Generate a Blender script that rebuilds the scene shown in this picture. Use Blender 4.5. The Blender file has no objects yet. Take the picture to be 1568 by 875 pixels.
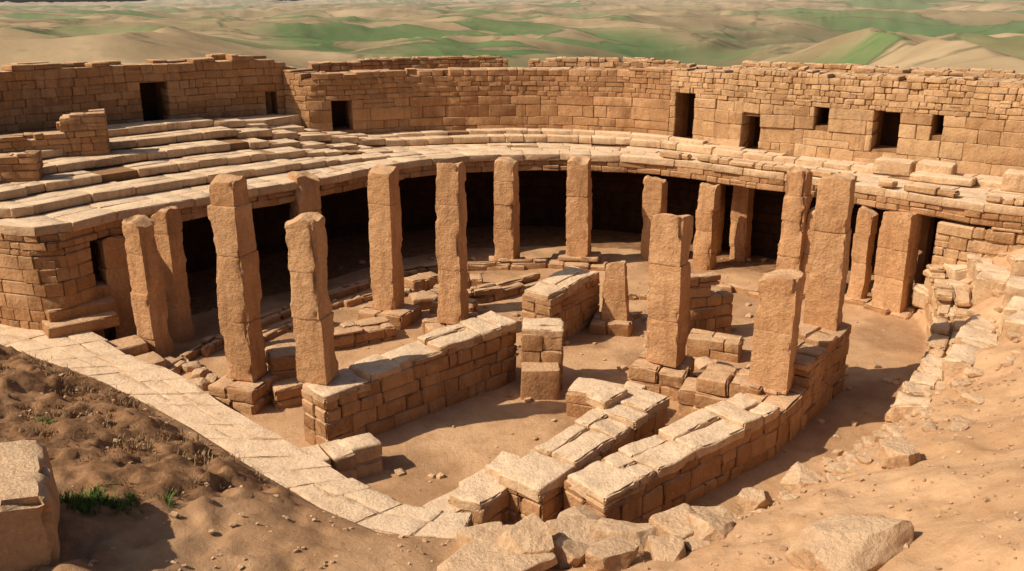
import bpy, math, random
import numpy as np
random.seed(7); rng=np.random.default_rng(7)
U=random.uniform
scene=bpy.context.scene

# ---------------------------------------------------------------- noise
def _h(ix,iy,iz):
    n=(ix*73856093)^(iy*19349663)^(iz*83492791)
    n=n&0x7fffffff
    n=((n^(n>>13))*1274126177)&0x7fffffff
    n=((n^(n>>16))*668265263)&0x7fffffff
    return (n&0xffff)/32767.5-1.0
def vnoise(P):
    P=np.asarray(P,float); I=np.floor(P).astype(np.int64); f=P-I; f=f*f*(3-2*f)
    x,y,z=I[:,0],I[:,1],I[:,2]; fx,fy,fz=f[:,0],f[:,1],f[:,2]
    def L(a,b,t): return a+(b-a)*t
    a=L(L(_h(x,y,z),_h(x+1,y,z),fx),L(_h(x,y+1,z),_h(x+1,y+1,z),fx),fy)
    b=L(L(_h(x,y,z+1),_h(x+1,y,z+1),fx),L(_h(x,y+1,z+1),_h(x+1,y+1,z+1),fx),fy)
    return L(a,b,fz)
def fbm(P,o=4,lac=2.03,g=.5):
    P=np.asarray(P,float); s=0;a=1;t=0
    for i in range(o):
        s=s+a*vnoise(P+i*17.3); t+=a; P=P*lac; a*=g
    return s/t
def n2(x,y,fr,o=4,z=0.0):
    x=np.asarray(x,float).ravel(); y=np.asarray(y,float).ravel()
    return fbm(np.stack([x*fr,y*fr,np.full_like(x,z)],1),o)

# ---------------------------------------------------------------- mesh builder
_tc={}
def shell(nx,ny,nz):
    k=(nx,ny,nz)
    if k in _tc: return _tc[k]
    d={};V=[];F=[]
    def vi(i,j,l):
        q=(i,j,l)
        if q not in d: d[q]=len(V); V.append(q)
        return d[q]
    for i in range(nx):
        for j in range(ny):
            F.append((vi(i,j,0),vi(i,j+1,0),vi(i+1,j+1,0),vi(i+1,j,0)))
            F.append((vi(i,j,nz),vi(i+1,j,nz),vi(i+1,j+1,nz),vi(i,j+1,nz)))
    for i in range(nx):
        for l in range(nz):
            F.append((vi(i,0,l),vi(i+1,0,l),vi(i+1,0,l+1),vi(i,0,l+1)))
            F.append((vi(i,ny,l),vi(i,ny,l+1),vi(i+1,ny,l+1),vi(i+1,ny,l)))
    for j in range(ny):
        for l in range(nz):
            F.append((vi(0,j,l),vi(0,j,l+1),vi(0,j+1,l+1),vi(0,j+1,l)))
            F.append((vi(nx,j,l),vi(nx,j+1,l),vi(nx,j+1,l+1),vi(nx,j,l+1)))
    _tc[k]=(np.array(V),np.array(F)); return _tc[k]

class MB:
    def __init__(s): s.V=[];s.F=[];s.R=[];s.n=0
    def add(s,v,f,r):
        s.V.append(v); s.F.append(f+s.n); s.R.append(np.full(len(v),r)); s.n+=len(v)
    def build(s,name,mat,amp=.02,freq=3.0,parent=None,sharp=40,origin=None,wavy=0,und=.035):
        V=np.concatenate(s.V);F=np.concatenate(s.F);R=np.concatenate(s.R)
        if amp>0:
            Q=V*freq+R[:,None]*37.0
            D=np.stack([fbm(Q,3),fbm(Q+51.7,3),fbm(Q+93.1,3)],1)
            V=V+D*amp
        if und: V[:,:2]+=np.stack([vnoise(V*.55+7),vnoise(V*.55+31)],1)*und
        if wavy: V[:,2]+=(vnoise(V*.6+77)*.6+vnoise(V*1.5+17)*.4)*wavy
        return mkmesh(name,V,F,R,mat,parent,sharp,origin)
def mkmesh(name,V,F,R,mat,parent=None,sharp=40,origin=None):
    me=bpy.data.meshes.new(name)
    if origin is not None: V=V-np.array(origin)
    me.vertices.add(len(V)); me.vertices.foreach_set("co",V.astype(np.float32).ravel())
    k=F.shape[1]
    me.loops.add(F.size); me.loops.foreach_set("vertex_index",F.astype(np.int32).ravel())
    me.polygons.add(len(F)); me.polygons.foreach_set("loop_start",np.arange(0,F.size,k,dtype=np.int32))
    me.polygons.foreach_set("use_smooth",np.ones(len(F),bool))
    me.update(calc_edges=True); me.validate()
    if R is not None:
        a=me.attributes.new("rnd",'FLOAT','POINT'); a.data.foreach_set("value",R.astype(np.float32))
    if sharp: me.set_sharp_from_angle(angle=math.radians(sharp))
    me.materials.append(mat)
    ob=bpy.data.objects.new(name,me); scene.collection.objects.link(ob)
    if origin is not None: ob.location=origin
    if parent: ob.parent=parent
    return ob
def empty(name):
    e=bpy.data.objects.new(name,None); scene.collection.objects.link(e); return e

def block(mb,q,z0,z1,bev=.035,n=1,rnd=None,nz=None):
    q=[np.array(p,float) for p in q]
    a=q[1]-q[0]; b=q[3]-q[0]
    if a[0]*b[1]-a[1]*b[0]<0: q=[q[0],q[3],q[2],q[1]]
    lx=max(np.linalg.norm(q[1]-q[0]),.02); ly=max(np.linalg.norm(q[3]-q[0]),.02); lz=max(z1-z0,.02)
    nz=nz or n
    T,F=shell(n+2,n+2,nz+2)
    def axv(k,l):
        m=min(bev/l,.3); return np.concatenate([[0],np.linspace(m,1-m,k+1),[1]])
    ex=[(T[:,i]==0).astype(float)-(T[:,i]==(n+2 if i<2 else nz+2)) for i in range(3)]
    cnt=sum(np.abs(e) for e in ex)
    pull=np.where(cnt>=2,.32,0.)+np.where(cnt>=3,.2,0.)
    ch=np.where(cnt>=3,rng.random(len(T))**3*2.8,0)+np.where(cnt==2,rng.random(len(T))**4*1.6,0)
    pull=pull+ch
    A=axv(n,lx)[T[:,0]]+ex[0]*pull*min(bev,lx*.3)/lx
    B=axv(n,ly)[T[:,1]]+ex[1]*pull*min(bev,ly*.3)/ly
    C=axv(nz,lz)[T[:,2]]+ex[2]*pull*min(bev,lz*.3)/lz
    XY=(q[0][None]*((1-A)*(1-B))[:,None]+q[1][None]*(A*(1-B))[:,None]+q[2][None]*(A*B)[:,None]+q[3][None]*((1-A)*B)[:,None])
    V=np.concatenate([XY,(z0+(z1-z0)*C)[:,None]],1)
    mb.add(V,F,random.random() if rnd is None else rnd)
def core(mb,q,z0,z1):
    q=[np.array(p,float) for p in q]
    a=q[1]-q[0]; b=q[3]-q[0]
    if a[0]*b[1]-a[1]*b[0]<0: q=[q[0],q[3],q[2],q[1]]
    T,F=shell(1,1,1)
    V=np.zeros((8,3))
    for i,t in enumerate(T):
        p={(0,0):q[0],(1,0):q[1],(1,1):q[2],(0,1):q[3]}[(t[0],t[1])]
        V[i]=[p[0],p[1],z1 if t[2] else z0]
    mb.add(V,F,.5)
def rect(cx,cy,sx,sy,rot=0):
    c,s=math.cos(rot),math.sin(rot)
    return [(cx+c*x*sx/2-s*y*sy/2,cy+s*x*sx/2+c*y*sy/2) for x,y in((-1,-1),(1,-1),(1,1),(-1,1))]

def catmull(P,per=12):
    P=np.array(P,float); out=[]
    Q=np.concatenate([[2*P[0]-P[1]],P,[2*P[-1]-P[-2]]])
    for i in range(1,len(Q)-2):
        for t in np.arange(per)/per:
            out.append(.5*((2*Q[i])+(-Q[i-1]+Q[i+1])*t+(2*Q[i-1]-5*Q[i]+4*Q[i+1]-Q[i+2])*t*t+(-Q[i-1]+3*Q[i]-3*Q[i+1]+Q[i+2])*t**3))
    out.append(P[-1]); return np.array(out)
class Curve:
    def __init__(s,P,smooth=True):
        s.P=catmull(P) if smooth else np.array(P,float)
        d=np.linalg.norm(np.diff(s.P,axis=0),axis=1); s.S=np.concatenate([[0],np.cumsum(d)]); s.L=s.S[-1]
    def at(s,t): return np.array([np.interp(t,s.S,s.P[:,0]),np.interp(t,s.S,s.P[:,1])])
    def nrm(s,t):
        a=s.at(max(t-.15,0)); b=s.at(min(t+.15,s.L)); d=b-a; d/=np.linalg.norm(d)+1e-9
        return np.array([-d[1],d[0]])
    def off(s,t,k): return s.at(t)+s.nrm(t)*k
def nearS(cv,x,y): return cv.S[np.argmin(np.hypot(cv.P[:,0]-x,cv.P[:,1]-y))]

def masonry(mb,cb,cv,thick,z0,zt,ch=.3,bl=.6,wins=(),back='top',ragged=.1,jit=.01,bev=.018,n=1,s0=0,s1=None,gap=.002,inset=.075,dk=None,split=.08,rec=.03):
    s1=cv.L if s1 is None else s1
    if not callable(zt): zc=zt; zt=lambda s:zc
    chf=ch if callable(ch) else (lambda z:ch)
    blf=bl if callable(bl) else (lambda z:bl)
    zmax=max(zt(s) for s in np.linspace(s0,s1,80))
    tops=chf(zmax)
    def row(z,h,ka,kb,isback):
        s=s0
        while s<s1-.02:
            l=blf(z)*random.choice((U(.45,.85),U(.8,1.3),U(1.1,1.9))); e=s+l
            if s1-e<blf(z)*.45: e=s1
            m=(s+e)/2; t=zt(m)+U(-.03,.04)
            if t-z<.09: s=e; continue
            if isback and back=='top' and z+h<t-2.2*tops: s=e; continue
            skip=False
            if not isback:
                for (a,b,za,zb) in wins:
                    if z+h*.55>za and z+h*.45<zb:
                        if s>=a-.01 and s<b-.01: s=b; skip=True; break
                        if s<a<e: e=a
            if skip: continue
            if z+h>t-.02 and random.random()<ragged: s=e; continue
            z1=min(z+h,t)
            g=gap; j=U(-jit,jit)*(1 if ka==0 else 0)
            if ka==0 and random.random()<.07: j+=np.sign(thick)*rec*U(.4,1)
            q=[cv.off(s+g,ka+j),cv.off(e-g,ka+j+U(-.5,.5)*jit),cv.off(e-g,kb),cv.off(s+g,kb)]
            if not isback and z1-z>.22 and random.random()<split:
                zm=z+(z1-z)*U(.35,.65)
                block(mb,q,z+.002,zm-.002,bev,n)
                if e-s>.5 and random.random()<.6:
                    f=U(.35,.65); mm=s+(e-s)*f
                    block(mb,[q[0],cv.off(mm-g,ka+j),cv.off(mm-g,kb),q[3]],zm+.002,z1-.002,bev,n)
                    block(mb,[cv.off(mm+g,ka+j),q[1],q[2],cv.off(mm+g,kb)],zm+.002,z1-.002,bev,n)
                else: block(mb,q,zm+.002,z1-.002,bev,n)
            else: block(mb,q,z+.002,z1-.002+U(-.005,.002),bev*U(.6,1.9),n)
            s=e
    z=z0
    mid=thick*.5
    while z<zmax-.08:
        h=chf(z)*U(.78,1.25)
        row(z,h,0,mid*U(.9,1.1),False)
        if back: row(z,h,mid*1.05,thick,True)
        z+=h
    if cb is not None:
        N=max(1,int((s1-s0)/.4)); ss=list(np.linspace(s0+.05,s1-.05,N+1))
        for w in wins: ss+= [w[0],w[1]]
        ss=sorted(ss); i0=inset*np.sign(thick)
        for a,b in zip(ss[:-1],ss[1:]):
            if b-a<.01: continue
            t=min(zt(a),zt(b))-tops*.9
            m=(a+b)/2; w=[w for w in wins if w[0]<m<w[1]]
            def c(ka,kb,za,zb,o=cb):
                if zb-za>.03: core(o,[cv.off(a,ka),cv.off(b,ka),cv.off(b,kb),cv.off(a,kb)],za,zb)
            if w:
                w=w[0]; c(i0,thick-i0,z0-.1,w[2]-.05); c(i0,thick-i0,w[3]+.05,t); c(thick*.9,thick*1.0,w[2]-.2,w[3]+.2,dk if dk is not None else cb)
            else: c(i0,thick-i0,z0-.1,max(t,z0+.05))

# ---------------------------------------------------------------- materials
def newmat(name):
    m=bpy.data.materials.new(name); m.use_nodes=True; nt=m.node_tree
    bs=nt.nodes["Principled BSDF"]; bs.inputs["Roughness"].default_value=.95
    bs.inputs["Specular IOR Level"].default_value=.08
    return m,nt,bs
class N:
    def __init__(s,nt): s.nt=nt
    def __call__(s,t,**k):
        n=s.nt.nodes.new(t)
        for a,b in k.items(): setattr(n,a,b)
        return n
    def l(s,a,b): s.nt.links.new(a,b)
    def noise(s,vec,scale,detail=6,rough=.6,dist=0):
        n=s('ShaderNodeTexNoise'); n.inputs['Scale'].default_value=scale; n.inputs['Detail'].default_value=detail
        n.inputs['Roughness'].default_value=rough; n.inputs['Distortion'].default_value=dist; s.l(vec,n.inputs['Vector']); return n.outputs['Fac']
    def mr(s,v,a,b,c=0,d=1):
        n=s('ShaderNodeMapRange'); s.l(v,n.inputs[0]); 
        for i,x in enumerate((a,b,c,d)): n.inputs[i+1].default_value=x
        return n.outputs[0]
    def mix(s,f,a,b,bt='MIX'):
        n=s('ShaderNodeMix',data_type='RGBA',blend_type=bt)
        for inp,v in((n.inputs[0],f),(n.inputs[6],a),(n.inputs[7],b)):
            if isinstance(v,(int,float)): inp.default_value=v
            elif isinstance(v,tuple): inp.default_value=(*v,1)
            else: s.l(v,inp)
        return n.outputs[2]
    def math(s,op,a,b=0.0):
        n=s('ShaderNodeMath',operation=op)
        for i,v in enumerate((a,b)):
            if isinstance(v,(int,float)): n.inputs[i].default_value=v
            else: s.l(v,n.inputs[i])
        return n.outputs[0]
WARM=(1.10,1.00,.87)
def W3(c): return tuple(min(.85,a*b) for a,b in zip(c,WARM))
def stone(name,c1,c2,c3,dust,dustk=.7,bump=.5):
    c1,c2,c3,dust=W3(c1),W3(c2),W3(c3),W3(dust)
    m,nt,bs=newmat(name); g=N(nt)
    geo=g('ShaderNodeNewGeometry'); P=geo.outputs['Position']
    at=g('ShaderNodeAttribute',attribute_name='rnd'); r=at.outputs['Fac']
    sx=g('ShaderNodeSeparateXYZ'); g.l(geo.outputs['Normal'],sx.inputs[0])
    big=g.noise(P,.45,4,.6); mid=g.noise(P,2.6,7,.68); fine=g.noise(P,15,6,.72); pat=g.noise(P,1.1,5,.7,.6)
    st=g('ShaderNodeMapping'); g.l(P,st.inputs[0]); st.inputs['Scale'].default_value=(3.5,3.5,.6)
    streak=g.noise(st.outputs[0],1,6,.65)
    c=g.mix(g.mr(mid,.35,.68),c1,c2)
    c=g.mix(g.mr(r,.3,1.0,0,.7),c,c3)
    c=g.mix(g.mr(r,.25,.0,0,.45),c,tuple(x*.68 for x in c1))
    c=g.mix(g.mr(pat,.52,.62,0,.45),c,tuple(x*1.12 for x in c3))   # lighter lime / plaster remains
    c=g.mix(g.mr(streak,.5,.7,0,.55),c,tuple(x*.5 for x in c1))
    c=g.mix(g.mr(big,.42,.66,0,.42),c,tuple(x*.68 for x in c2))
    c=g.mix(g.mr(fine,.53,.73,0,.5),c,tuple(x*.42 for x in c1))
    c=g.mix(g.mr(fine,.46,.3,0,.4),c,tuple(min(1,x*1.25) for x in c3))
    d=g.math('MULTIPLY',g.mr(sx.outputs[2],.45,.92),g.mr(mid,.3,.6,dustk*.5,dustk))
    d=g.math('MULTIPLY',d,g.mr(fine,.65,.45,.5,1))
    c=g.mix(d,c,dust)
    g.l(c,bs.inputs['Base Color'])
    hgt=g.math('ADD',g.math('MULTIPLY',mid,2.1),g.math('MULTIPLY',fine,.85))
    b=g('ShaderNodeBump'); b.inputs['Strength'].default_value=bump; b.inputs['Distance'].default_value=.08
    g.l(hgt,b.inputs['Height']); g.l(b.outputs[0],bs.inputs['Normal'])
    return m
M_wall =stone("sandstone_wall",(.34,.185,.094),(.44,.262,.139),(.51,.333,.196),(.66,.49,.345),.85,.65)
M_wallR=stone("sandstone_wall_pale",(.42,.26,.14),(.53,.352,.203),(.60,.43,.272),(.72,.555,.40),.8,.65)
M_col  =stone("sandstone_column",(.45,.252,.128),(.56,.342,.189),(.62,.41,.247),(.66,.475,.32),.7,.7)
M_slab =stone("limestone_slab",(.49,.335,.205),(.60,.445,.30),(.67,.52,.375),(.78,.64,.50),.95,.6)
M_rock =stone("limestone_rock",(.47,.305,.178),(.57,.395,.25),(.64,.47,.32),(.74,.58,.43),.75,.8)
M_core =stone("earth_mortar",(.20,.11,.058),(.27,.158,.085),(.32,.198,.115),(.42,.28,.17),.6,.5)
M_dark =stone("painted_shade_wall",(.042,.024,.014),(.055,.032,.019),(.07,.042,.025),(.09,.057,.034),.4,.5)  # near-black colour paints in the shade inside portico and wall openings

def groundmat():
    m,nt,bs=newmat("sandy_earth"); g=N(nt)
    geo=g('ShaderNodeNewGeometry'); P=geo.outputs['Position']
    at=g('ShaderNodeAttribute',attribute_name='rnd'); r=at.outputs['Fac']
    big=g.noise(P,.35,5,.6); mid=g.noise(P,1.7,8,.68); fine=g.noise(P,9,8,.78); grit=g.noise(P,45,4,.75)
    c=g.mix(g.mr(big,.35,.65),W3((.50,.325,.195)),W3((.62,.435,.285)))
    c=g.mix(g.mr(mid,.45,.68,0,.65),c,W3((.40,.245,.138)))
    c=g.mix(g.mr(fine,.52,.72,0,.5),c,W3((.36,.21,.115)))
    c=g.mix(g.mr(grit,.56,.7,0,.4),c,W3((.72,.57,.42)))
    c=g.mix(g.mr(grit,.44,.32,0,.35),c,W3((.29,.165,.09)))
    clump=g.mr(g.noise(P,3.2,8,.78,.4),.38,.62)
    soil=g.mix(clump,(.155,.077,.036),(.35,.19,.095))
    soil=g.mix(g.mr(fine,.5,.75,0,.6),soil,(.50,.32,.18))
    c=g.mix(r,c,soil)  # soil tone; also paints the shade on the portico recess floor
    g.l(c,bs.inputs['Base Color'])
    h=g.math('ADD',g.math('ADD',g.math('MULTIPLY',mid,1.8),g.math('MULTIPLY',fine,1.1)),g.math('MULTIPLY',grit,.3))
    b=g('ShaderNodeBump'); b.inputs['Strength'].default_value=.5; b.inputs['Distance'].default_value=.10
    g.l(h,b.inputs['Height']); g.l(b.outputs[0],bs.inputs['Normal']); return m
M_ground=groundmat()
def hillmat():
    m,nt,bs=newmat("steppe_hills"); g=N(nt)
    geo=g('ShaderNodeNewGeometry'); P=geo.outputs['Position']
    at=g('ShaderNodeAttribute',attribute_name='rnd'); r=at.outputs['Fac']
    big=g.noise(P,.0011,5,.55,.6); mid=g.noise(P,.005,9,.62,.6); fine=g.noise(P,.04,7,.7)
    v=g('ShaderNodeTexVoronoi'); v.inputs['Scale'].default_value=.0036
    mp=g('ShaderNodeMapping'); mp.inputs['Rotation'].default_value=(0,0,.25); mp.inputs['Scale'].default_value=(.7,1.3,0); 
    wr=g('ShaderNodeTexNoise'); wr.inputs['Scale'].default_value=.003; wr.inputs['Detail'].default_value=5; g.l(P,wr.inputs['Vector'])
    vm=g('ShaderNodeVectorMath',operation='MULTIPLY_ADD'); g.l(wr.outputs['Color'],vm.inputs[0]); vm.inputs[1].default_value=(380,380,0); g.l(P,vm.inputs[2])
    g.l(vm.outputs[0],mp.inputs[0]); g.l(mp.outputs[0],v.inputs['Vector'])
    sep=g('ShaderNodeSeparateColor'); g.l(v.outputs['Color'],sep.inputs[0])
    c=g.mix(g.mr(mid,.38,.62),(.30,.215,.118),(.46,.34,.20))
    c=g.mix(g.mr(big,.45,.6,0,.55),c,(.225,.185,.095))
    c=g.mix(g.mr(r,.35,.75,0,.75),c,(.125,.125,.055))  # olive valley growth, also valley shade painted into the colour
    gm=g.math('MULTIPLY',g.mr(sep.outputs[0],.56,.61),g.mr(big,.42,.52))
    gm=g.math('MULTIPLY',gm,g.mr(fine,.7,.4,.6,1))
    c=g.mix(g.math('MULTIPLY',gm,.85),c,(.07,.175,.05))
    v2=g('ShaderNodeTexVoronoi',feature='DISTANCE_TO_EDGE'); v2.inputs['Scale'].default_value=.0036; g.l(mp.outputs[0],v2.inputs['Vector'])
    c=g.mix(g.math('MULTIPLY',g.mr(v2.outputs['Distance'],.035,.01,0,.6),g.mr(fine,.4,.55)),c,(.06,.07,.035))
    c=g.mix(g.mr(fine,.54,.74,0,.45),c,(.13,.115,.058))
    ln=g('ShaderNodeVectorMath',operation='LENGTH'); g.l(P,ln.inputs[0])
    c=g.mix(g.mr(ln.outputs['Value'],900,10000,.02,.55),c,(.46,.415,.36))  # aerial haze painted into the surface colour, growing with distance
    g.l(c,bs.inputs['Base Color'])
    b=g('ShaderNodeBump'); b.inputs['Strength'].default_value=.35; b.inputs['Distance'].default_value=8
    g.l(g.math('ADD',mid,g.math('MULTIPLY',fine,.2)),b.inputs['Height']); g.l(b.outputs[0],bs.inputs['Normal']); return m
M_hill=hillmat()
def grassmat(name,a,b_):
    m,nt,bs=newmat(name); g=N(nt); at=g('ShaderNodeAttribute',attribute_name='rnd')
    g.l(g.mix(at.outputs['Fac'],a,b_),bs.inputs['Base Color']); return m
M_grass=grassmat("green_grass",(.05,.11,.02),(.13,.2,.05)); M_dry=grassmat("dry_grass",(.22,.13,.065),(.40,.26,.14))

# ---------------------------------------------------------------- terrain
Lc=[(-18.5,26.2),(-13.4,24.0),(-12,25.7),(-9.8,28.4),(-7.1,31.1),(-4.7,34.2),(-2.2,36.0),(1.0,36.6),(3.6,36.3),(5.4,35.8),(8,34),(11.2,30.9),(13.2,28.6),(15,26.8),(18,25.0)]
Wc=[(-22.5,26.5),(-20.2,28.6),(-18.5,30.8),(-16,34),(-12.8,37),(-8.9,38.6),(-4.4,40.2),(0.8,41),(4,40.3),(6.8,38.8),(9.6,36.3),(13.2,33.7),(16,31.4),(18.5,29.3),(23,26)]
PER=12
Ld=catmull(Lc,PER); Wd=catmull(Wc,PER)
def Fp(t,f):
    t=min(max(t,0),14)*PER; x=np.arange(len(Ld))
    a=np.array([np.interp(t,x,Ld[:,0]),np.interp(t,x,Ld[:,1])]); b=np.array([np.interp(t,x,Wd[:,0]),np.interp(t,x,Wd[:,1])])
    return a+(b-a)*f
FB=[(-22,24.3,.98,.2,.25),(-16,23.4,.98,.2,.25),(-14.25,23.0,.98,.25,.25),(-12.1,21.6,.98,.3,.28),(-10.34,20.5,.98,.3,.28),(-9.2,19.6,.98,.35,.26),(-7.04,17.8,.98,.4,.24),(-5.18,16.0,.98,.5,.22),
(-3.48,14.5,.98,.55,.18),(-2.33,13.75,.98,.45,.14),(-.9,13.7,.9,.3,.14),(.4,14.2,.1,.9,.2),(2.3,14.0,.0,1.05,.26),(3.7,14.9,.0,1.0,.36),(5.8,16.4,.0,.9,.42),(8.9,19.3,0,.9,.48),(11.5,22.8,0,1.0,.52),(13.1,26,0,1.3,.6),(13.6,28.3,0,1.6,.7)]
FBa=np.array(FB)
pit=[tuple(r[:2]) for r in FB]
outer=[tuple(p) for p in Curve(Wc).P]
def off_poly(P,k):
    P=np.array(P); d=np.gradient(P,axis=0); d/=np.linalg.norm(d,axis=1)[:,None]; return P+np.stack([-d[:,1],d[:,0]],1)*k
Wo=off_poly(outer,1.75)
poly=np.array(pit+[(15.2,26.9),(18,25.2),(24,24)]+[tuple(p) for p in Wo[::-1]]+[(-24,25.5)])
def inside(x,y,poly):
    c=np.zeros(len(x),bool); n=len(poly)
    for i in range(n):
        x1,y1=poly[i]; x2,y2=poly[(i+1)%n]
        if y1==y2: continue
        k=((y1>y)!=(y2>y))&(x<(x2-x1)*(y-y1)/(y2-y1)+x1); c^=k
    return c
def distpoly(x,y,A):
    best=np.full(len(x),1e9); val=np.zeros((len(x),max(1,A.shape[1]-2)))
    for i in range(len(A)-1):
        p=A[i,:2];q=A[i+1,:2];d=q-p;t=np.clip(((x-p[0])*d[0]+(y-p[1])*d[1])/(d@d),0,1)
        D=np.hypot(x-p[0]-t*d[0],y-p[1]-t*d[1]); k=D<best; best[k]=D[k]
        if A.shape[1]>2: val[k]=(A[i,2:]+(A[i+1,2:]-A[i,2:])*t[:,None])[k]
    return best,val
def terrain(x,y):
    x=np.atleast_1d(np.asarray(x,float)).ravel(); y=np.atleast_1d(np.asarray(y,float)).ravel()
    ins=inside(x,y,poly)
    dF,v=distpoly(x,y,FBa); dW,_=distpoly(x,y,np.array(Wo))
    nz=n2(x,y,.5,4); nf=n2(x,y,1.8,4,3.)
    zf=v[:,0]+v[:,1]*(1-np.exp(-dF/.8))+v[:,2]*dF
    cap=4.4; zf=np.where(zf>cap-1,cap-np.exp(-(zf-cap+1)),zf)
    k=np.clip(dF/1.5,0,1)
    zf=zf+k*(nz*.28+nf*.12)
    zb=6.55-.22*np.maximum(0,dW-4)+nz*.15*np.clip(dW,0,1)
    w=np.clip((dF-dW)/4+.5,0,1); w=np.where(y<24,0,w)
    z=np.where(ins,0,zf*(1-w)+zb*w)
    zi=n2(x,y,.4,3,7.)*.05+n2(x,y,1.6,3,9.)*.035
    z=np.where(ins,zi,z)
    return z,ins,dF,nf
xs=np.arange(-34,34.01,.10); ys=np.concatenate([np.arange(4,24,.09),np.arange(24,56,.16)])
X,Y=np.meshgrid(xs,ys); Z,ins,dF,nf=terrain(X,Y)
xr,yr=X.ravel(),Y.ravel()
soil=np.clip((-2.2-xr)/2.2,0,1)*np.clip((dF-.1)/.5,0,1)*(~ins)*(yr<25)
soil*=np.clip(.7+n2(xr,yr,.45,4,5.)*1.3+np.clip((yr-12.5)/3,-.3,.5),0,1)
rough=np.clip(soil,0,1)
cl=1-np.abs(n2(xr,yr,1.1,5,11.))*2.4
Z=Z+rough*(np.clip(cl,-.2,1)*.24-.1+n2(xr,yr,4,5,12.)*.20)
rec=inside(xr,yr,np.array([tuple(p) for p in off_poly(Ld,.5)]+[tuple(p) for p in Wo[::-1]]))  # portico recess floor mask: roof shade painted as darker ground
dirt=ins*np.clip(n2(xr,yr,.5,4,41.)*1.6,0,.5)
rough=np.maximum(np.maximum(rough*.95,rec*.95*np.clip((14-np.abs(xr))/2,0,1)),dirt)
edge=np.minimum.reduce([xr+34,34-xr,56-yr]); Z=Z-np.clip(3-edge,0,3)**1.5
nx,ny=len(xs),len(ys); idx=np.arange(nx*ny).reshape(ny,nx)
F=np.stack([idx[:-1,:-1].ravel(),idx[:-1,1:].ravel(),idx[1:,1:].ravel(),idx[1:,:-1].ravel()],1)
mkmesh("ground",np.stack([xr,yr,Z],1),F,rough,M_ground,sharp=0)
def gz(x,y): return float(terrain([x],[y])[0][0])

# far hills
NR,NA=420,1300
R=26*(16000/26)**(np.arange(NR)/(NR-1))
u=np.linspace(-1,1,NA+1)[:-1]; ang=math.pi*(0.25*u+0.75*u**5)
RR,AA=np.meshgrid(R,ang,indexing='ij'); hx=(RR*np.sin(AA)).ravel(); hy=(RR*np.cos(AA)).ravel()+20; rr=RR.ravel()
def ridg(fr,o,z,g=.5):
    wx=n2(hx,hy,fr*.8,2,z+20)*.5/fr; wy=n2(hx,hy,fr*.8,2,z+33)*.5/fr
    return 1-np.abs(n2(hx+wx,hy+wy,fr,o,z))*2.4
k=np.clip((rr-120)/600,0,1); k=k*k*(3-2*k)
z=2.0-np.clip((rr-26)/230,0,1)**.8*50
r1=ridg(.0014,2,1.); r2=ridg(.0045,3,2.)
hh=r1*44+r2*12+n2(hx,hy,.014,3,3.)*3
z=z+k*(hh-24)
far=np.clip((rr-2500)/7500,0,1)
z=z+far*(100+(hx/(rr+1))*140+n2(hx,hy,.0006,4,8.)*50)
fe=np.clip((rr-11500)/2500,0,1); z=z*(1-fe)+fe*np.maximum(z,13)
val=np.clip(.8-r1*.55-r2*.3,0,1)  # valley mask for olive growth and painted-in shade
idx=np.arange(NR*NA).reshape(NR,NA); i2=np.roll(idx,-1,1)
F=np.stack([idx[:-1].ravel(),idx[1:].ravel(),i2[1:].ravel(),i2[:-1].ravel()],1)[:,::-1]
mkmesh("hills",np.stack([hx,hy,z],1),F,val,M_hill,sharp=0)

# ---------------------------------------------------------------- circular terrace with steps
terr=empty("stepped_circular_terrace")
sl=MB(); cb=MB()
fr=[0,.2,.36,.52,.68,.84,1.0]
RL=.29
def rise(t,k):
    wl=min(max((5.6-t)/1.6,0),1); wr=min(max((t-9)/1.5,0),1)
    if k==4: return .30*(1-.4*wr)
    if k==5: return max(RL*wl,.16*min(max((t-5)/1,0),1)*(1-wr))
    return RL*wl
for k in range(6):
    t=0.0
    while t<14:
        p=Fp(t,fr[k]); p2=Fp(t+.05,fr[k]); sp=np.linalg.norm(p2-p)/.05+1e-6
        e=min(t+U(.6,1.7)/sp,14)
        if 14-e<.04: e=14
        z=4.08+sum(rise((t+e)/2,j) for j in range(1,k+1))+U(-.015,.01)
        f0=fr[k]+(-.014 if k==0 else 0)+U(-.008,.008)
        w=np.linalg.norm(Fp(t,fr[k+1])-Fp(t,fr[k]))
        cuts=[f0,fr[k+1]+.004] if w<.95 else [f0,f0+(fr[k+1]-f0)*U(.4,.6),fr[k+1]+.004]
        if w>1.9: cuts=list(np.linspace(f0,fr[k+1]+.004,4))
        if not (random.random()<.04 and k>0):
            for a,b in zip(cuts[:-1],cuts[1:]):
                g=.002/sp
                block(sl,[Fp(t+g,a+.0004),Fp(e-g,a+.0004),Fp(e-g,b-.0004),Fp(t+g,b-.0004)],z-.27,z+U(-.006,.004),.024,2)
        t=e
    for i in range(140):
        a,b=i*.1,(i+1)*.1
        zc=4.08+sum(rise(a+.05,j) for j in range(1,k+1))-.045
        core(cb,[Fp(a,fr[k]+.02),Fp(b,fr[k]+.02),Fp(b,fr[k+1]+.002),Fp(a,fr[k+1]+.002)],3.42,zc)
sl.build("tread_slabs",M_slab,.035,2.0,terr)
cb.build("terrace_core",M_core,0,1,terr)
LC=Curve(Lc)
mb=MB(); cb=MB()
sL=nearS(LC,-12.3,25.2); sR=nearS(LC,13.75,28.05)
masonry(mb,None,LC,.95,3.36,3.84,.235,.62,back='full',ragged=0,jit=.025,rec=.08,bev=.025)
masonry(mb,cb,LC,1.0,-.1,3.36,.36,.62,back=None,ragged=0,jit=.015,s0=0,s1=sL)
mb.build("portico_lintel",M_wall,.035,2.5,terr,wavy=.05)
cb.build("retaining_core",M_core,0,1,terr)
mb=MB(); cb=MB()
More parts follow.
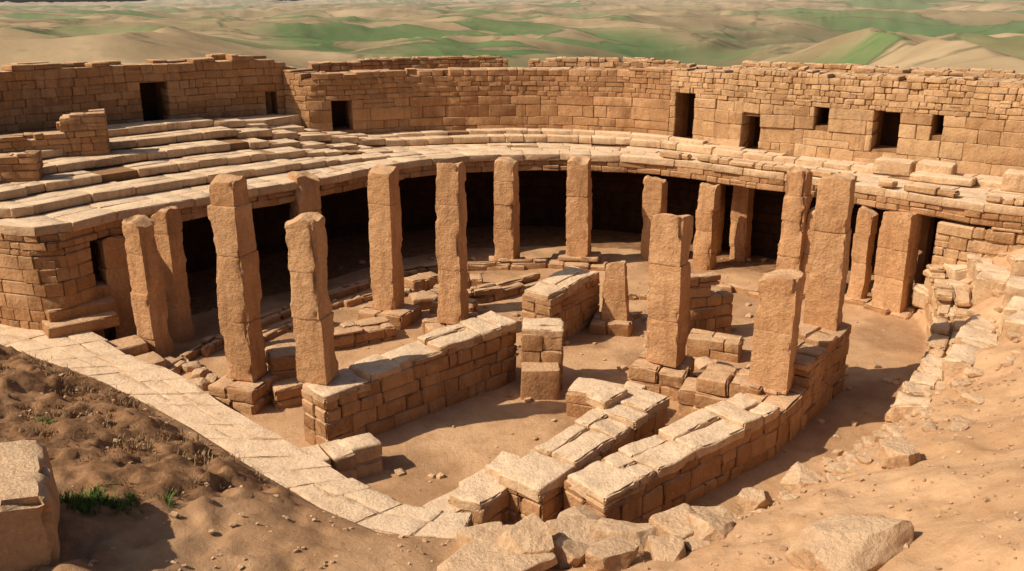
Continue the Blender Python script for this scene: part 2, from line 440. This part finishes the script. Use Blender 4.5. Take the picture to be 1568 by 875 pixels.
masonry(mb,cb,LC,1.0,-.1,3.36,.38,.7,back=None,ragged=0,jit=.04,s0=sR,bev=.035,rec=.08,inset=.13)
sM=nearS(LC,5,35.9)
masonry(mb,None,LC,.8,4.1,4.32,.2,.6,back=None,ragged=.2,jit=.06,s0=sM,bev=.04)
mb.build("retaining_wall_face",M_wallR,.045,2.5,terr,wavy=.05); cb.build("retaining_core_far",M_core,0,1,terr)
mb=MB();cb=MB()
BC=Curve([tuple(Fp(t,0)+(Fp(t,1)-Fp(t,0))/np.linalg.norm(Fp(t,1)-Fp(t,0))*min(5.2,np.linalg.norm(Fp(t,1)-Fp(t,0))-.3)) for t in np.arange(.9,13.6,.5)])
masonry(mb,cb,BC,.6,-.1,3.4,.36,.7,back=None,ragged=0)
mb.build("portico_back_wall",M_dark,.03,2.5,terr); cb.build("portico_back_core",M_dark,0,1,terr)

# ---------------------------------------------------------------- outer walls
def wallobj(name,pts,thick,z0,zt,mat=M_wall,smooth=True,wx=(),wavy=.05,**k):
    cv=Curve(pts,smooth); e=empty(name); mb=MB();cb=MB();dk=MB()
    wins=[]
    for (x0,x1,za,zb) in wx:
        o=np.argsort(cv.P[:,0]); a=float(np.interp(x0,cv.P[o,0],cv.S[o])); b=float(np.interp(x1,cv.P[o,0],cv.S[o])); wins.append((min(a,b),max(a,b),za,zb))
    amp=k.pop('amp',.025)
    masonry(mb,cb,cv,thick,z0,zt,wins=wins,dk=dk,**k)
    mb.build("stone_blocks",mat,amp,2.3,e,wavy=wavy); cb.build("wall_core",M_core,0,1,e)
    if dk.n: dk.build("opening_back",M_dark,0,1,e)  # backing plate, darkness of the opening put into its colour
    return e
def ns(s,seed,fr=.35): return float(vnoise(np.array([[s*fr,seed,.5]]))[0])
leftpts=[(-23.5,25.5),(-20.4,28.8),(-18.6,31),(-16.1,34.2),(-13,37.2),(-10.7,38.9),(-9.1,39.9)]
LW=Curve(leftpts)
wallobj("tall_outer_wall",leftpts,1.5,4.6,lambda s:7.82+.12*ns(s,3)+.05*ns(s*3,8)-max(0,s-LW.L+1.4)*.45,ch=.28,bl=.6,
  wx=[(-14.65,-13.85,5.2,6.95),(-10.62,-10.2,5.4,6.3)],ragged=.15,jit=.012,rec=.04)
mainpts=[(-9.9,39.3),(-8.9,38.75),(-7.8,38.85),(-4.4,40.2)]+Wc[7:]
MC=Curve(mainpts); sMid=float(np.interp(7,MC.P[:,0],MC.S))
def mz(s): return 7.17+.3*min(max((s-sMid+4)/8,0),1)+.09*ns(s,5)+.07*ns(s*3,9)
cvA=[tuple(p) for p in MC.P[MC.S<=sMid]]; cvB=[tuple(p) for p in MC.P[MC.S>=sMid-.001]]; cvB=[cvA[-1]]+cvB
wallobj("circular_enclosure_wall",cvA,1.5,4.25,lambda s:mz(s),smooth=False,ch=lambda z:.46 if z<6.0 else .25,bl=lambda z:.95 if z<6.0 else .5,
  wx=[(-7.8,-6.95,4.75,6.1)],ragged=.15,jit=.01,rec=.03,split=.14)
wallobj("circular_enclosure_wall",cvB,1.5,4.15,lambda s:mz(s+sMid),mat=M_wallR,smooth=False,ch=lambda z:.52 if z<6.1 else .2,bl=lambda z:.95 if z<6.1 else .33,
  wx=[(7.0,7.7,4.4,6.4),(9.35,9.98,4.3,5.6),(11.7,12.15,5.5,6.25),(13.5,14.25,4.8,6.15),(15.1,15.4,5.5,6.25)],ragged=.15,jit=.02,amp=.045,rec=.05,split=.14,inset=.11)
wallobj("ruined_back_wall",[(-9.2,41.8),(-6,43),(-2,44.2),(-.2,44.4)],1.0,6.2,lambda s:7.5+.1*ns(s,2),ch=.2,bl=.42,back='full',ragged=.25)
wallobj("ruined_back_wall",[(.8,44.6),(5,44.1),(9,42.6),(13,40.2),(17,37.4),(22,34)],1.0,6.2,lambda s:7.45+.15*ns(s,4)-.2*(abs(s-9)<1.2),mat=M_wallR,ch=.2,bl=.4,back='full',ragged=.3,amp=.07)
wallobj("ruined_back_wall",[(14,37.2),(17,34.8),(20.5,32)],1.2,6.3,lambda s:7.6+.3*ns(s,6),mat=M_wallR,ch=.22,bl=.42,back='full',ragged=.3,amp=.07)
wallobj("ruined_stub_wall",[(-18.6,28.6),(-15.6,30.4),(-14.1,31.0)],1.1,4.5,lambda s:5.75+.6*(s>3.6)+.12*ns(s,2),smooth=False,ch=.27,bl=.5,back='full',ragged=.15)
wallobj("ruined_stub_wall",[(-18.4,26.6),(-14.9,27.7)],.9,4.2,lambda s:5.2+.1*ns(s,7)+.3*(s>2.6),smooth=False,ch=.26,bl=.5,back='full',ragged=.15)
mb=MB(); 
block(mb,[(-13.4,36.2),(-10.2,37.3),(-9.0,39.2),(-11,39.0)],4.2,5.38,.05,3); mb.build("terrace_corner_fill",M_slab,.03,2,terr)

def blocks(name,lst,mat=M_slab,amp=.04,bev=.035):
    mb=MB()
    for (cx,cy,z0,z1,sx,sy,rot) in lst: block(mb,rect(cx,cy,sx,sy,math.radians(rot)),z0,z1,bev,4)
    return mb.build(name,mat,amp,1.8)
blocks("stone_bench",[(13.9,32.0,4.1,4.6,1.3,.8,-38),(15.0,31.1,4.1,4.65,1.2,.8,-39),(14.9,30.3,4.1,4.35,2.0,.8,-39)])
blocks("stone_bench",[(16.9,28.9,4.1,4.7,1.2,1.0,-38),(18,28.2,4.1,4.9,1.2,1.1,-38),(17.2,27.6,4.1,4.45,1.5,.7,-30)])
blocks("stone_bench",[(-12.9,34.4,4.5,5.2,1.2,.8,40)])

# ---------------------------------------------------------------- columns
def column(name,x,y,z0,z1,w,d=None,rot=-15,tap=.93,segs=None,mat=M_col,erode=.15,capw=1.0):
    d=d or w; mb=MB(); H=z1-z0
    if segs is None:
        segs=[];r=0
        while r<1:
            s_=U(.18,.42); segs.append(s_); r+=s_
        segs=[s_/sum(segs) for s_ in segs]
    z=z0; c,s=math.cos(math.radians(rot)),math.sin(math.radians(rot))
    sd=random.random()*50; lnx,lny=U(-.03,.03),U(-.02,.02)
    for i,sg in enumerate(segs):
        h=H*sg; nz=max(4,int(h/.05)); nn=12
        T,F=shell(nn,nn,nz)
        a=np.array([-1,-.97,-.9,-.75,-.5,-.25,0,.25,.5,.75,.9,.97,1.])
        A=a[T[:,0]];B=a[T[:,1]]
        Cz=np.concatenate([[0,.012/h],np.linspace(.05/h,1-.05/h,nz-3),[1-.012/h,1]]); C=Cz[T[:,2]]
        zz=z+C*h
        ed=(np.abs(A)*np.abs(B))**4
        Pn=np.stack([A*w*1.3+sd,B*d*1.3,zz*1.3],1)
        n1=fbm(Pn,5); er=(np.clip(n1*2.4-.1,0,1)*.24*erode/.13+.02)*ed
        chip=np.clip(fbm(Pn*2.4+9,4)*2.2-.5,0,1)
        endp=np.minimum(C,1-C)*h
        rim=np.maximum(np.abs(A),np.abs(B))>.8
        ends=np.exp(-endp/.05)*np.clip(vnoise(np.stack([A*2.2+sd,B*2.2+i,C*0+z],1))*1.4+.05,0,1)*.06*rim
        pinch=np.where(endp<.006,.014,0)
        last=(i==len(segs)-1)
        k=(1-(1-tap)*((zz-z0)/H))
        kk=k*(1-er-chip*.12*(.25+.75*rim)*(.4+.6*ed)-ends)-pinch
        ox,oy=U(-.02,.02),U(-.02,.02)
        cw=capw if last and capw<1 else 1
        lx=A*w/2*kk*cw+ox+lnx*(zz-z0)/H*2; ly=B*d/2*kk*cw+oy+lny*(zz-z0)/H*2
        if last: zz=zz-np.clip((C*h-(h-.35))/.35,0,1)*(np.abs(fbm(np.stack([A*.6+sd,B*.6,A*0],1),3))*.25+ed*.10+np.clip(A*math.cos(sd)+B*math.sin(sd),0,1)*.12)
        V=np.stack([x+c*lx-s*ly,y+s*lx+c*ly,zz],1)
        V+= (fbm(V*1.4+sd,5)[:,None])*np.stack([c*A-s*B,s*A+c*B,A*0],1)*.03
        mb.add(V,F,U(.1,.9)); z+=h
    return mb.build(name,mat,.012,7,origin=(x,y,z0),sharp=38,und=0)
C=column
C("stone_column",-10.55,24.5,-.05,4.25,.70,rot=-26,tap=.9)
C("stone_column",-10.4,26.0,-.05,4.2,.66,rot=-25)
C("stone_column",-6.95,21.5,.7,6.0,.88,.78,rot=-20,tap=.9,segs=[.3,.33,.235,.135],capw=.86)
C("stone_column",-4.63,19.45,1.5,5.5,.78,.68,rot=-16,tap=.9,segs=[.4,.28,.32],erode=.18)
C("stone_column",-4.1,27.8,.4,5.1,.86,.76,rot=-22,tap=.9,segs=[.3,.45,.25])
C("stone_column",-1.85,26.4,.45,5.55,.82,.74,rot=-18,tap=.9,segs=[.34,.4,.26])
C("stone_column",-.23,34.2,.2,4.3,.86,rot=-18)
C("stone_column",2.67,34.5,.35,4.3,.92,rot=-16,segs=[.62,.38])
C("stone_column",4.15,22.3,.8,4.92,.93,.82,rot=-32,segs=[.3,.37,.33])
C("stone_column",6.35,19.95,1.1,4.0,.95,.83,rot=-30,segs=[.52,.48],erode=.25)
C("stone_column",8.3,22.3,1.75,5.88,.88,.80,rot=-30,segs=[.35,.3,.35])
C("stone_column",10.0,30.6,.1,4.6,.84,rot=-35,segs=[.3,.28,.2,.22],erode=.22,capw=.9)
C("stone_column",10.6,30.35,.1,3.2,.6,rot=-35,erode=.2)
C("stone_column",3.3,26.9,.0,2.3,.95,.8,rot=-15,tap=.6,segs=[.45,.3,.25],erode=.25)
for (x,y,w,ro,zt) in [(-7.35,31.0,.95,35,4.35),(5.8,35.2,.82,-28,3.4),(7.65,33.9,.74,-35,3.4),(12.2,29.7,.56,-45,3.4),(13.0,28.8,1.05,-45,3.5),(-12.05,25.9,.8,40,3.4)]:
    C("portico_pier",x,y,-.05,zt,w,rot=ro,tap=.96)
for (x,y,w,ro) in [(9.3,35.0,.7,-35),(11.0,33.2,.7,-40),(8.4,36,.65,-35),(14.3,30.2,.7,-40)]:
    C("portico_pier",x,y,-.05,3.45,w,rot=ro,tap=.98)
# ---------------------------------------------------------------- plinths
def plinth(lst,mat=M_wall,name="column_plinth"):
    mb=MB()
    for (cx,cy,sx,sy,rot,z0,z1) in lst:
        n=max(1,round(sx/.7)); m=max(1,round(sy/.7)); r=math.radians(rot); zc=max(1,round((z1-z0)/.42))
        c,s=math.cos(r),math.sin(r)
        for kz in range(zc):
            xs_=[-.5]+[(-.5+(i+U(-.25,.25))/n) for i in range(1,n)]+[.5]
            for i in range(n):
                ys_=[-.5]+[(-.5+(j+U(-.25,.25))/m) for j in range(1,m)]+[.5]
                for j in range(m):
                    def P(a,b): return (cx+c*a*sx-s*b*sy,cy+s*a*sx+c*b*sy)
                    g=.003; jj=U(-.04,.04)
                    block(mb,[P(xs_[i]+g+jj,ys_[j]+g),P(xs_[i+1]-g+jj,ys_[j]+g),P(xs_[i+1]-g,ys_[j+1]-g),P(xs_[i]+g,ys_[j+1]-g)],
                      z0+(z1-z0)*kz/zc,z0+(z1-z0)*(kz+1)/zc-.004+(U(-.08,.03) if kz==zc-1 else 0),.05,3)
    return mb.build(name,mat,.07,1.9)
plinth([(-7.0,21.4,1.45,1.4,-22,-.1,.7),(-6.1,22.1,.9,1.0,20,-.1,1.15),(-5.9,21.3,.8,.7,30,-.1,.55)])
plinth([(-4.05,27.7,1.7,1.4,-22,-.1,.42)])
plinth([(-1.85,26.4,1.8,1.3,10,-.1,.46)])
plinth([(-.2,34.1,1.5,1.3,0,-.1,.22)])
plinth([(2.7,34.3,2.3,1.7,-8,-.1,.2),(2.7,34.5,1.7,1.3,-8,.2,.37)])
plinth([(4.1,22.2,1.45,1.35,-25,-.1,.8)])
plinth([(3.2,26.7,1.3,1.1,-12,-.1,.4)])
plinth([(10.0,30.6,1.5,1.4,-35,-.1,.15)])
plinth([(12.2,29.7,1.0,.9,-40,-.1,.12),(13.0,28.7,1.5,1.2,-45,-.1,.16)])

# ---------------------------------------------------------------- inner low walls
def lw(name,pts,th,zt,z0=-.1,mat=M_wall,ch=.40,bl=.62,ragged=0.03,amp=.045,**k):
    return wallobj(name,pts,th,z0,zt,mat=mat,smooth=False,ch=ch,bl=bl,back='full',ragged=ragged,amp=amp,n=2,bev=.028,jit=.018,rec=.04,inset=.09,**k)
def zslope(a,b,L): return lambda s:a+(b-a)*min(s/L,1)
def capped(name,pts,th,a,b,**k):
    cv=Curve(pts,False); f=zslope(a-.16,b-.16,cv.L); e=lw(name,pts,th,f,ragged=0,wavy=.03,**k); mb=MB(); s=0; sd=U(0,50)
    while s<cv.L-.05:
        en=s+U(.55,1.6)
        if cv.L-en<.4: en=cv.L
        z=f((s+en)/2)-.04+.05*ns(s,sd,.9)
        cuts=[-.01*np.sign(th),th*1.01] if random.random()<.5 else [-.01*np.sign(th),th*U(.35,.65),th*1.01]
        for p,q in zip(cuts[:-1],cuts[1:]):
            if random.random()<.94:
                i1,i2,i3=U(-.02,.07),U(-.02,.07),U(-.03,.03)
                block(mb,[cv.off(s+.003,p+.002+i1*(p<.1)),cv.off(en-.003+i3,p+.002+i2*(p<.1)),cv.off(en-.003-i3,q-.002-i2),cv.off(s+.003,q-.002-i1)],z-.10,z+.18+U(-.04,.02),.035,7)
        s=en
    mb.build("cap_slabs",M_slab,.075,1.6,e); return e
capped("low_ruin_wall",[(-4.25,18.45),(0.15,22.7)],1.05,1.5,1.9)
capped("low_ruin_wall",[(.25,22.05),(1.35,22.0)],1.0,1.85,1.75)
blocks("stone_block_step",[(.75,21.75,-.1,.85,1.0,.6,0)],M_wall)
capped("low_ruin_wall",[(1.15,25.1),(2.85,27.4)],1.1,1.7,1.8)
capped("low_ruin_wall",[(.55,15.2),(3.65,18.95)],1.1,1.0,1.25)
capped("low_ruin_wall",[(-.6,15.0),(.55,16.6)],.9,.75,.9)
blocks("stone_block_step",[(-1.2,15.6,-.1,.5,1.1,.7,48),(-.65,16.3,-.1,.6,.8,.6,48),(2.2,18.9,1.15,1.4,.9,.6,48)])
capped("low_ruin_wall",[(1.35,20.5),(3.1,19.75)],.95,.75,.85)
capped("low_ruin_wall",[(1.75,14.75),(6.1,18.35)],1.15,1.1,1.3)
lw("ruin_wall",[(6.15,18.4),(7.4,20.1),(9.0,22.1)],1.15,lambda s:1.15+.55*(s>1.5)+.15*(s>3)+.1*ns(s,1))
plinth([(8.3,22.3,1.3,1.3,-35,1.5,1.78)])
plinth([(5.5,20.3,1.6,1.1,-30,-.1,1.25),(4.9,20.8,1.0,1.0,-20,-.1,.75),(6.2,20.1,1.0,1.0,-30,-.1,1.15)],name="broken_pier")
lw("ruin_wall",[(5.1,25.4),(6.9,26.2)],.9,lambda s:1.4+.7*(s<1.1))
lw("ruin_wall",[(5.2,24.6),(6.6,24.0)],.8,lambda s:.6)
def kerb(pts,th,zt): return wallobj("stone_kerb",pts,th,-.1,lambda s:zt+.08*ns(s,2,1.1),mat=M_wall,ch=.3,bl=.8,back='full',ragged=.12,amp=.06,bev=.05,n=2)
kerb([(-9.5,22.9),(-8.7,25.6),(-6.9,28.8),(-4.2,32.2),(-1.6,33.4),(1.4,33.6)],.5,.28)
kerb([(-8.3,24.6),(-6.9,27.0),(-5.2,29.6),(-2.9,31.2)],.45,.2)
kerb([(-5.6,24.7),(-3.6,25.9)],.9,.55)
kerb([(-2.9,29.6),(-1.0,29.3),(1.3,31.2)],.7,.45)
kerb([(-2.8,28.3),(-1.3,27.8)],.6,.5)
kerb([(3.6,29.3),(6,29.6)],.5,.2)
kerb([(5.9,31.2),(8.3,30.2),(9.4,29.0)],.5,.22)
plinth([(-3.0,29.2,1.0,.8,20,-.1,.35),(-3.3,31.2,1.2,.8,35,-.1,.45),(-1.7,31.4,1.2,.8,5,-.1,.4)],name="loose_masonry")
plinth([(-4.1,17.35,1.2,.9,32,-.1,.7),(-3.4,17.8,.9,.7,32,-.1,.72)],name="loose_masonry",mat=M_slab)

# ---------------------------------------------------------------- paved path
inn=catmull([(-22,26.2),(-15.5,25.2),(-13,24.5),(-10.1,21.95),(-8.77,21.0),(-6.83,19.0),(-4.85,17.15),(-3.65,16.05),(-2.57,15.05),(-1.7,14.5),(-.75,14.45)],10)
out=catmull([(-22,24.3),(-16,23.4),(-14.25,23.0),(-12.1,21.6),(-10.34,20.5),(-8.6,19.1),(-6.4,17.2),(-4.9,15.8),(-3.48,14.5),(-2.33,13.75),(-.9,13.65)],10)
pth=empty("paved_stone_path"); mb=MB();cb=MB()
NP=len(inn); 
def pp(t,f):
    x=np.arange(NP); a=np.array([np.interp(t,x,inn[:,0]),np.interp(t,x,inn[:,1])]); b=np.array([np.interp(t,x,out[:,0]),np.interp(t,x,out[:,1])]); return a+(b-a)*f
t=0
while t<NP-1.05:
    sp=np.linalg.norm(pp(t+.5,.5)-pp(t,.5))/.5; 
    W=np.linalg.norm(pp(t,0)-pp(t,1)); nn=2 if W<1.6 else 3
    if random.random()<.25: nn-=1
    e=min(t+U(.7,1.5)/sp,NP-1); cuts=[-.03+U(-.06,.05)]+sorted([ (i+U(-.2,.2))/nn for i in range(1,nn)])+[1.08+U(-.1,.06)]
    for j,(a,b) in enumerate(zip(cuts[:-1],cuts[1:])):
        g=.004/sp
        block(mb,[pp(t+g,a+.002),pp(e-g,a+.002),pp(e-g,b-.002),pp(t+g,b-.002)],.78,1.0+U(-.012,.012),.022,4)
    t=e
for i in range(NP-1): core(cb,[pp(i,.05),pp(i+1,.05),pp(i+1,1.0),pp(i,1.0)],-.2,.955)
mb.build("paving_slabs",M_slab,.03,1.6,pth)
cb.build("path_core",M_core,0,1,pth)
mb=MB(); masonry(mb,None,Curve(inn[::-1].copy(),False),-.4,-.1,.76,.29,.55,back=None,ragged=0)
mb.build("path_retaining_face",M_wall,.03,2,pth)
blocks("stone_stair",[(-12.6,24.35,.95,1.3,1.9,1.1,38),(-12.75,24.75,.95,1.62,1.9,.9,38),(-13.0,25.1,.95,1.95,1.9,.8,38),(-11.2,23.6,-.1,.75,1.3,.9,42),(-10.4,23.0,-.1,.5,1.1,.9,42)],M_wall,.05)

# ---------------------------------------------------------------- rocks
def rock(mb,x,y,z,sx,sy,sz,rot=0,tilt=0,n=7,chops=5,k=12,lo=.8):
    T,F=shell(n,n,n); P=T/n*2-1.0
    P=P/(np.sum(np.abs(P)**k,1)**(1/k))[:,None]
    for i in range(chops):
        v=rng.normal(size=3); v/=np.linalg.norm(v); d=U(lo,1.15)
        m=P@v; o=np.clip(m-d,0,None); P=P-o[:,None]*v[None]
    sd=random.random()*90
    P=P*(1+.07*fbm(P*1.3+sd,3))[:,None]+fbm(P*4+sd,2)[:,None]*.02
    P=P*np.array([sx/2,sy/2,sz/2])
    t1,t2=math.radians(U(-tilt,tilt)),math.radians(U(-tilt,tilt))
    Rx=np.array([[1,0,0],[0,math.cos(t1),-math.sin(t1)],[0,math.sin(t1),math.cos(t1)]])
    Ry=np.array([[math.cos(t2),0,math.sin(t2)],[0,1,0],[-math.sin(t2),0,math.cos(t2)]])
    r=math.radians(rot); Rz=np.array([[math.cos(r),-math.sin(r),0],[math.sin(r),math.cos(r),0],[0,0,1]])
    P=P@(Rz@Ry@Rx).T+np.array([x,y,z]); mb.add(P,F,random.random())
def rocks(name,lst,mat=M_rock):
    for (x,y,dz,sx,sy,sz,rot,ti) in lst:
        mb=MB(); rock(mb,x,y,gz(x,y)+dz,sx,sy,sz,rot,ti,n=22,chops=9,k=20,lo=.85); mb.build(name,mat,.022,4,sharp=24)
rocks("boulder",[(-.15,14.1,.3,1.15,.9,.8,20,12),(1.25,14.35,.5,1.3,.85,.8,35,8),(1.05,13.55,.25,.95,.8,.6,-20,12),
 (.25,12.75,.15,1.0,.8,.6,40,15),(2.1,13.5,.3,1.2,.8,.75,-15,15),(3.0,13.6,.2,.9,.8,.7,30,15),(3.7,14.4,.2,1.0,.8,.6,25,12),
 (1.6,12.55,.15,.8,.7,.5,60,15),(-.5,13.2,.1,.8,.5,.45,15,10),(4.6,14.9,.2,.7,.6,.6,25,12),(.95,12.9,.1,.6,.5,.5,60,20),
 (-.35,12.4,.02,1.9,1.3,.45,35,5),(2.6,12.75,.05,.6,.6,.4,10,15),(3.5,13.35,.1,.8,.7,.4,10,15)])
rocks("boulder",[(5.15,11.55,.16,1.7,1.2,.6,25,7),(7.3,15.0,.1,.75,.5,.45,-20,8),(6.4,17.0,.1,.7,.6,.5,25,8),(5.9,16.0,.15,.8,.6,.5,45,10)])
mb=MB(); block(mb,rect(-8.0,11.2,2.5,2.0,math.radians(24)),1.2,3.5,.12,12); mb.build("boulder",M_rock,.16,1.2,sharp=30)
bank=Curve([(4.0,14.7),(5.8,16.4),(8.9,19.4),(11.5,22.9),(13.2,26),(13.9,28)])
mb=MB()
L_=bank.L
for (off,sa,sb,big) in [(.15,.40,1,.8),(.85,.50,1,.95),(1.7,.54,1,1.05),(2.6,.60,1,1.1),(3.5,.64,1.02,1.15),(4.5,.70,1.02,1.1),(5.5,.76,1.02,1.1)]:
    s=L_*sa
    while s<L_*sb:
        l=big*U(.55,1.45); w=big*U(.65,1.0); e=s+l
        if random.random()<.9:
            m=(s+e)/2; p=bank.off(m,-off-w*.5+U(-.15,.15)); tn=bank.nrm(m); ang=math.atan2(-tn[0],tn[1])+U(-.25,.25)
            if not(p[1]>26.2 and p[0]>16):
                zg=gz(p[0],p[1]); zz=round((zg+.34)/.34)*.34+U(-.04,.04)
                block(mb,rect(p[0],p[1],l*.98,w,ang),zg-.5,max(zz,zg+.14),.05,5)
        s=e
mb.build("fallen_ashlar_rows",M_slab,.13,1.6)
mb=MB()
for i in range(220):
    s=bank.L*U(0,1)**.8; d=abs(rng.normal())*1.7*(.3+s/bank.L*1.3)+.05
    x,y=bank.off(s,-d)
    if y>25.5 and x>17: continue
    sz=U(.1,.42)*(.6+.5*s/bank.L)
    rock(mb,x,y,gz(x,y)+sz*.08,sz*U(1,1.7),sz*U(.8,1.1),sz*U(.45,.7),U(0,180),9,n=6)
mb.build("rubble",M_rock,.02,4,sharp=28)
cvb=Curve([(9.0,19.5),(11.45,22.7),(13.1,26),(13.65,28.0)])
mb=MB();cb=MB()
masonry(mb,cb,cvb,-.9,-.1,lambda s:.45+.15*s+.25*ns(s,3,.8),.36,.75,back='full',ragged=.2,jit=.1,bev=.05,n=2,inset=.2)
e=empty("crumbled_revetment_wall"); mb.build("stones",M_wallR,.07,1.8,e,wavy=.06); cb.build("fill",M_core,0,1,e)
mb=MB()
for i in range(520):
    x,y=U(-11,12),U(15.5,35)
    z,i_,_,_=terrain([x],[y]); 
    if not i_[0]: continue
    s=.03+U(0,1)**2*.2; rock(mb,x,y,z[0]+s*.15,s*U(1,1.5),s,s*.6,U(0,180),15,n=4)
for (cx,cy,n_) in [(-9.6,22.9,26),(-3.6,30.6,16),(5.2,23.2,14),(0,14.6,30),(2,14,30),(-5.9,23.2,8),(4,28,6)]:
    for i in range(n_):
        x,y=cx+rng.normal()*.7,cy+rng.normal()*.6; s=U(.15,.5); rock(mb,x,y,gz(x,y)+s*.1,s*U(1,1.5),s,s*.7,U(0,180),15,n=5)
mb.build("scattered_stones",M_rock,.01,5,sharp=32)
mb=MB(); cx=rng.uniform(-12,13,3600); cy=rng.uniform(9.5,24,3600); zz,ii,dd,_=terrain(cx,cy)
for x,y,z,i_,d in zip(cx,cy,zz,ii,dd):
    if i_ or (d<.15): continue
    s=min(.02+abs(rng.normal())*.03,.16); rock(mb,x,y,z+s*.2,s*U(1,1.5),s,s*.7,U(0,180),20,n=3,chops=2)
mb.build("pebbles",M_rock,0,1,sharp=32)

# ---------------------------------------------------------------- grasses
def tufts(name,cs,mat,per,h,spread):
    V=[];F=[];R=[];n=0
    for (x,y) in cs:
        z=gz(x,y)
        for i in range(per):
            a=U(0,6.28); r=abs(rng.normal())*spread; bx,by=x+r*math.cos(a),y+r*math.sin(a); l=h*U(.5,1.2); le=U(.2,.8)*l; w=U(.006,.014)
            a2=U(0,6.28); dx,dy=math.cos(a2),math.sin(a2); px,py=-dy*w,dx*w
            z0=z-.05
            V+=[(bx-px,by-py,z0),(bx+px,by+py,z0),(bx+px*.8+dx*le*.4,by+py*.8+dy*le*.4,z0+l*.6),(bx-px*.8+dx*le*.4,by-py*.8+dy*le*.4,z0+l*.6),
                (bx+dx*le+px*.1,by+dy*le+py*.1,z0+l*.9),(bx+dx*le-px*.1,by+dy*le-py*.1,z0+l*.9)]
            F+=[(n,n+1,n+2,n+3),(n+3,n+2,n+4,n+5)]; R+=[random.random()]*6; n+=6
    mkmesh(name,np.array(V),np.array(F),np.array(R),mat,sharp=0)
tufts("green_grass_tuft",[(-6.6+rng.normal()*.35,12.75+rng.normal()*.15) for i in range(18)],M_grass,60,.24,.12)
tufts("green_grass_tuft",[(-9.2+rng.normal()*.15,15.9+rng.normal()*.1) for i in range(4)],M_grass,40,.15,.08)
cs=[]
while len(cs)<420:
    x,y=U(-13,-3.2),U(10.5,21.5)
    _,i_,d,_=terrain([x],[y])
    if i_[0] or d[0]<.4 : continue
    if n2([x],[y],.45,4,5.)[0]+ (y-13)*.06 < .0+random.random()*.3: continue
    cs.append((x,y))
tufts("dry_grass",cs,M_dry,20,.15,.12)

# ---------------------------------------------------------------- light, sky, camera
to=np.array([-.93,-.26,0]); to/=np.linalg.norm(to); el=math.radians(42)
d=np.array([to[0]*math.cos(el),to[1]*math.cos(el),math.sin(el)])
from mathutils import Vector
sun=bpy.data.lights.new("sun",'SUN'); sun.energy=5.0; sun.angle=math.radians(.6); sun.color=(1,.87,.70)
so=bpy.data.objects.new("sun",sun); scene.collection.objects.link(so); so.rotation_euler=Vector(-d).to_track_quat('-Z','Y').to_euler(); so.location=(-20,-10,30)
w=bpy.data.worlds.new("World"); scene.world=w; w.use_nodes=True; nt=w.node_tree; bg=nt.nodes["Background"]
sky=nt.nodes.new('ShaderNodeTexSky'); sky.sky_type='NISHITA'; sky.sun_disc=False; sky.sun_elevation=el; sky.sun_rotation=math.atan2(d[0],d[1]); sky.dust_density=4.0; sky.air_density=.8; sky.ozone_density=.6; sky.altitude=300
nt.links.new(sky.outputs[0],bg.inputs[0]); bg.inputs[1].default_value=.07
cam=bpy.data.cameras.new("camera"); cam.sensor_width=36; cam.lens=31.18; cam.clip_end=40000; cam.clip_start=.1
co=bpy.data.objects.new("camera",cam); scene.collection.objects.link(co); co.location=(0,0,10); co.rotation_euler=(math.radians(72.35),0,0)
scene.camera=co
scene.view_settings.view_transform='Standard'; scene.view_settings.look='None'; scene.view_settings.exposure=0
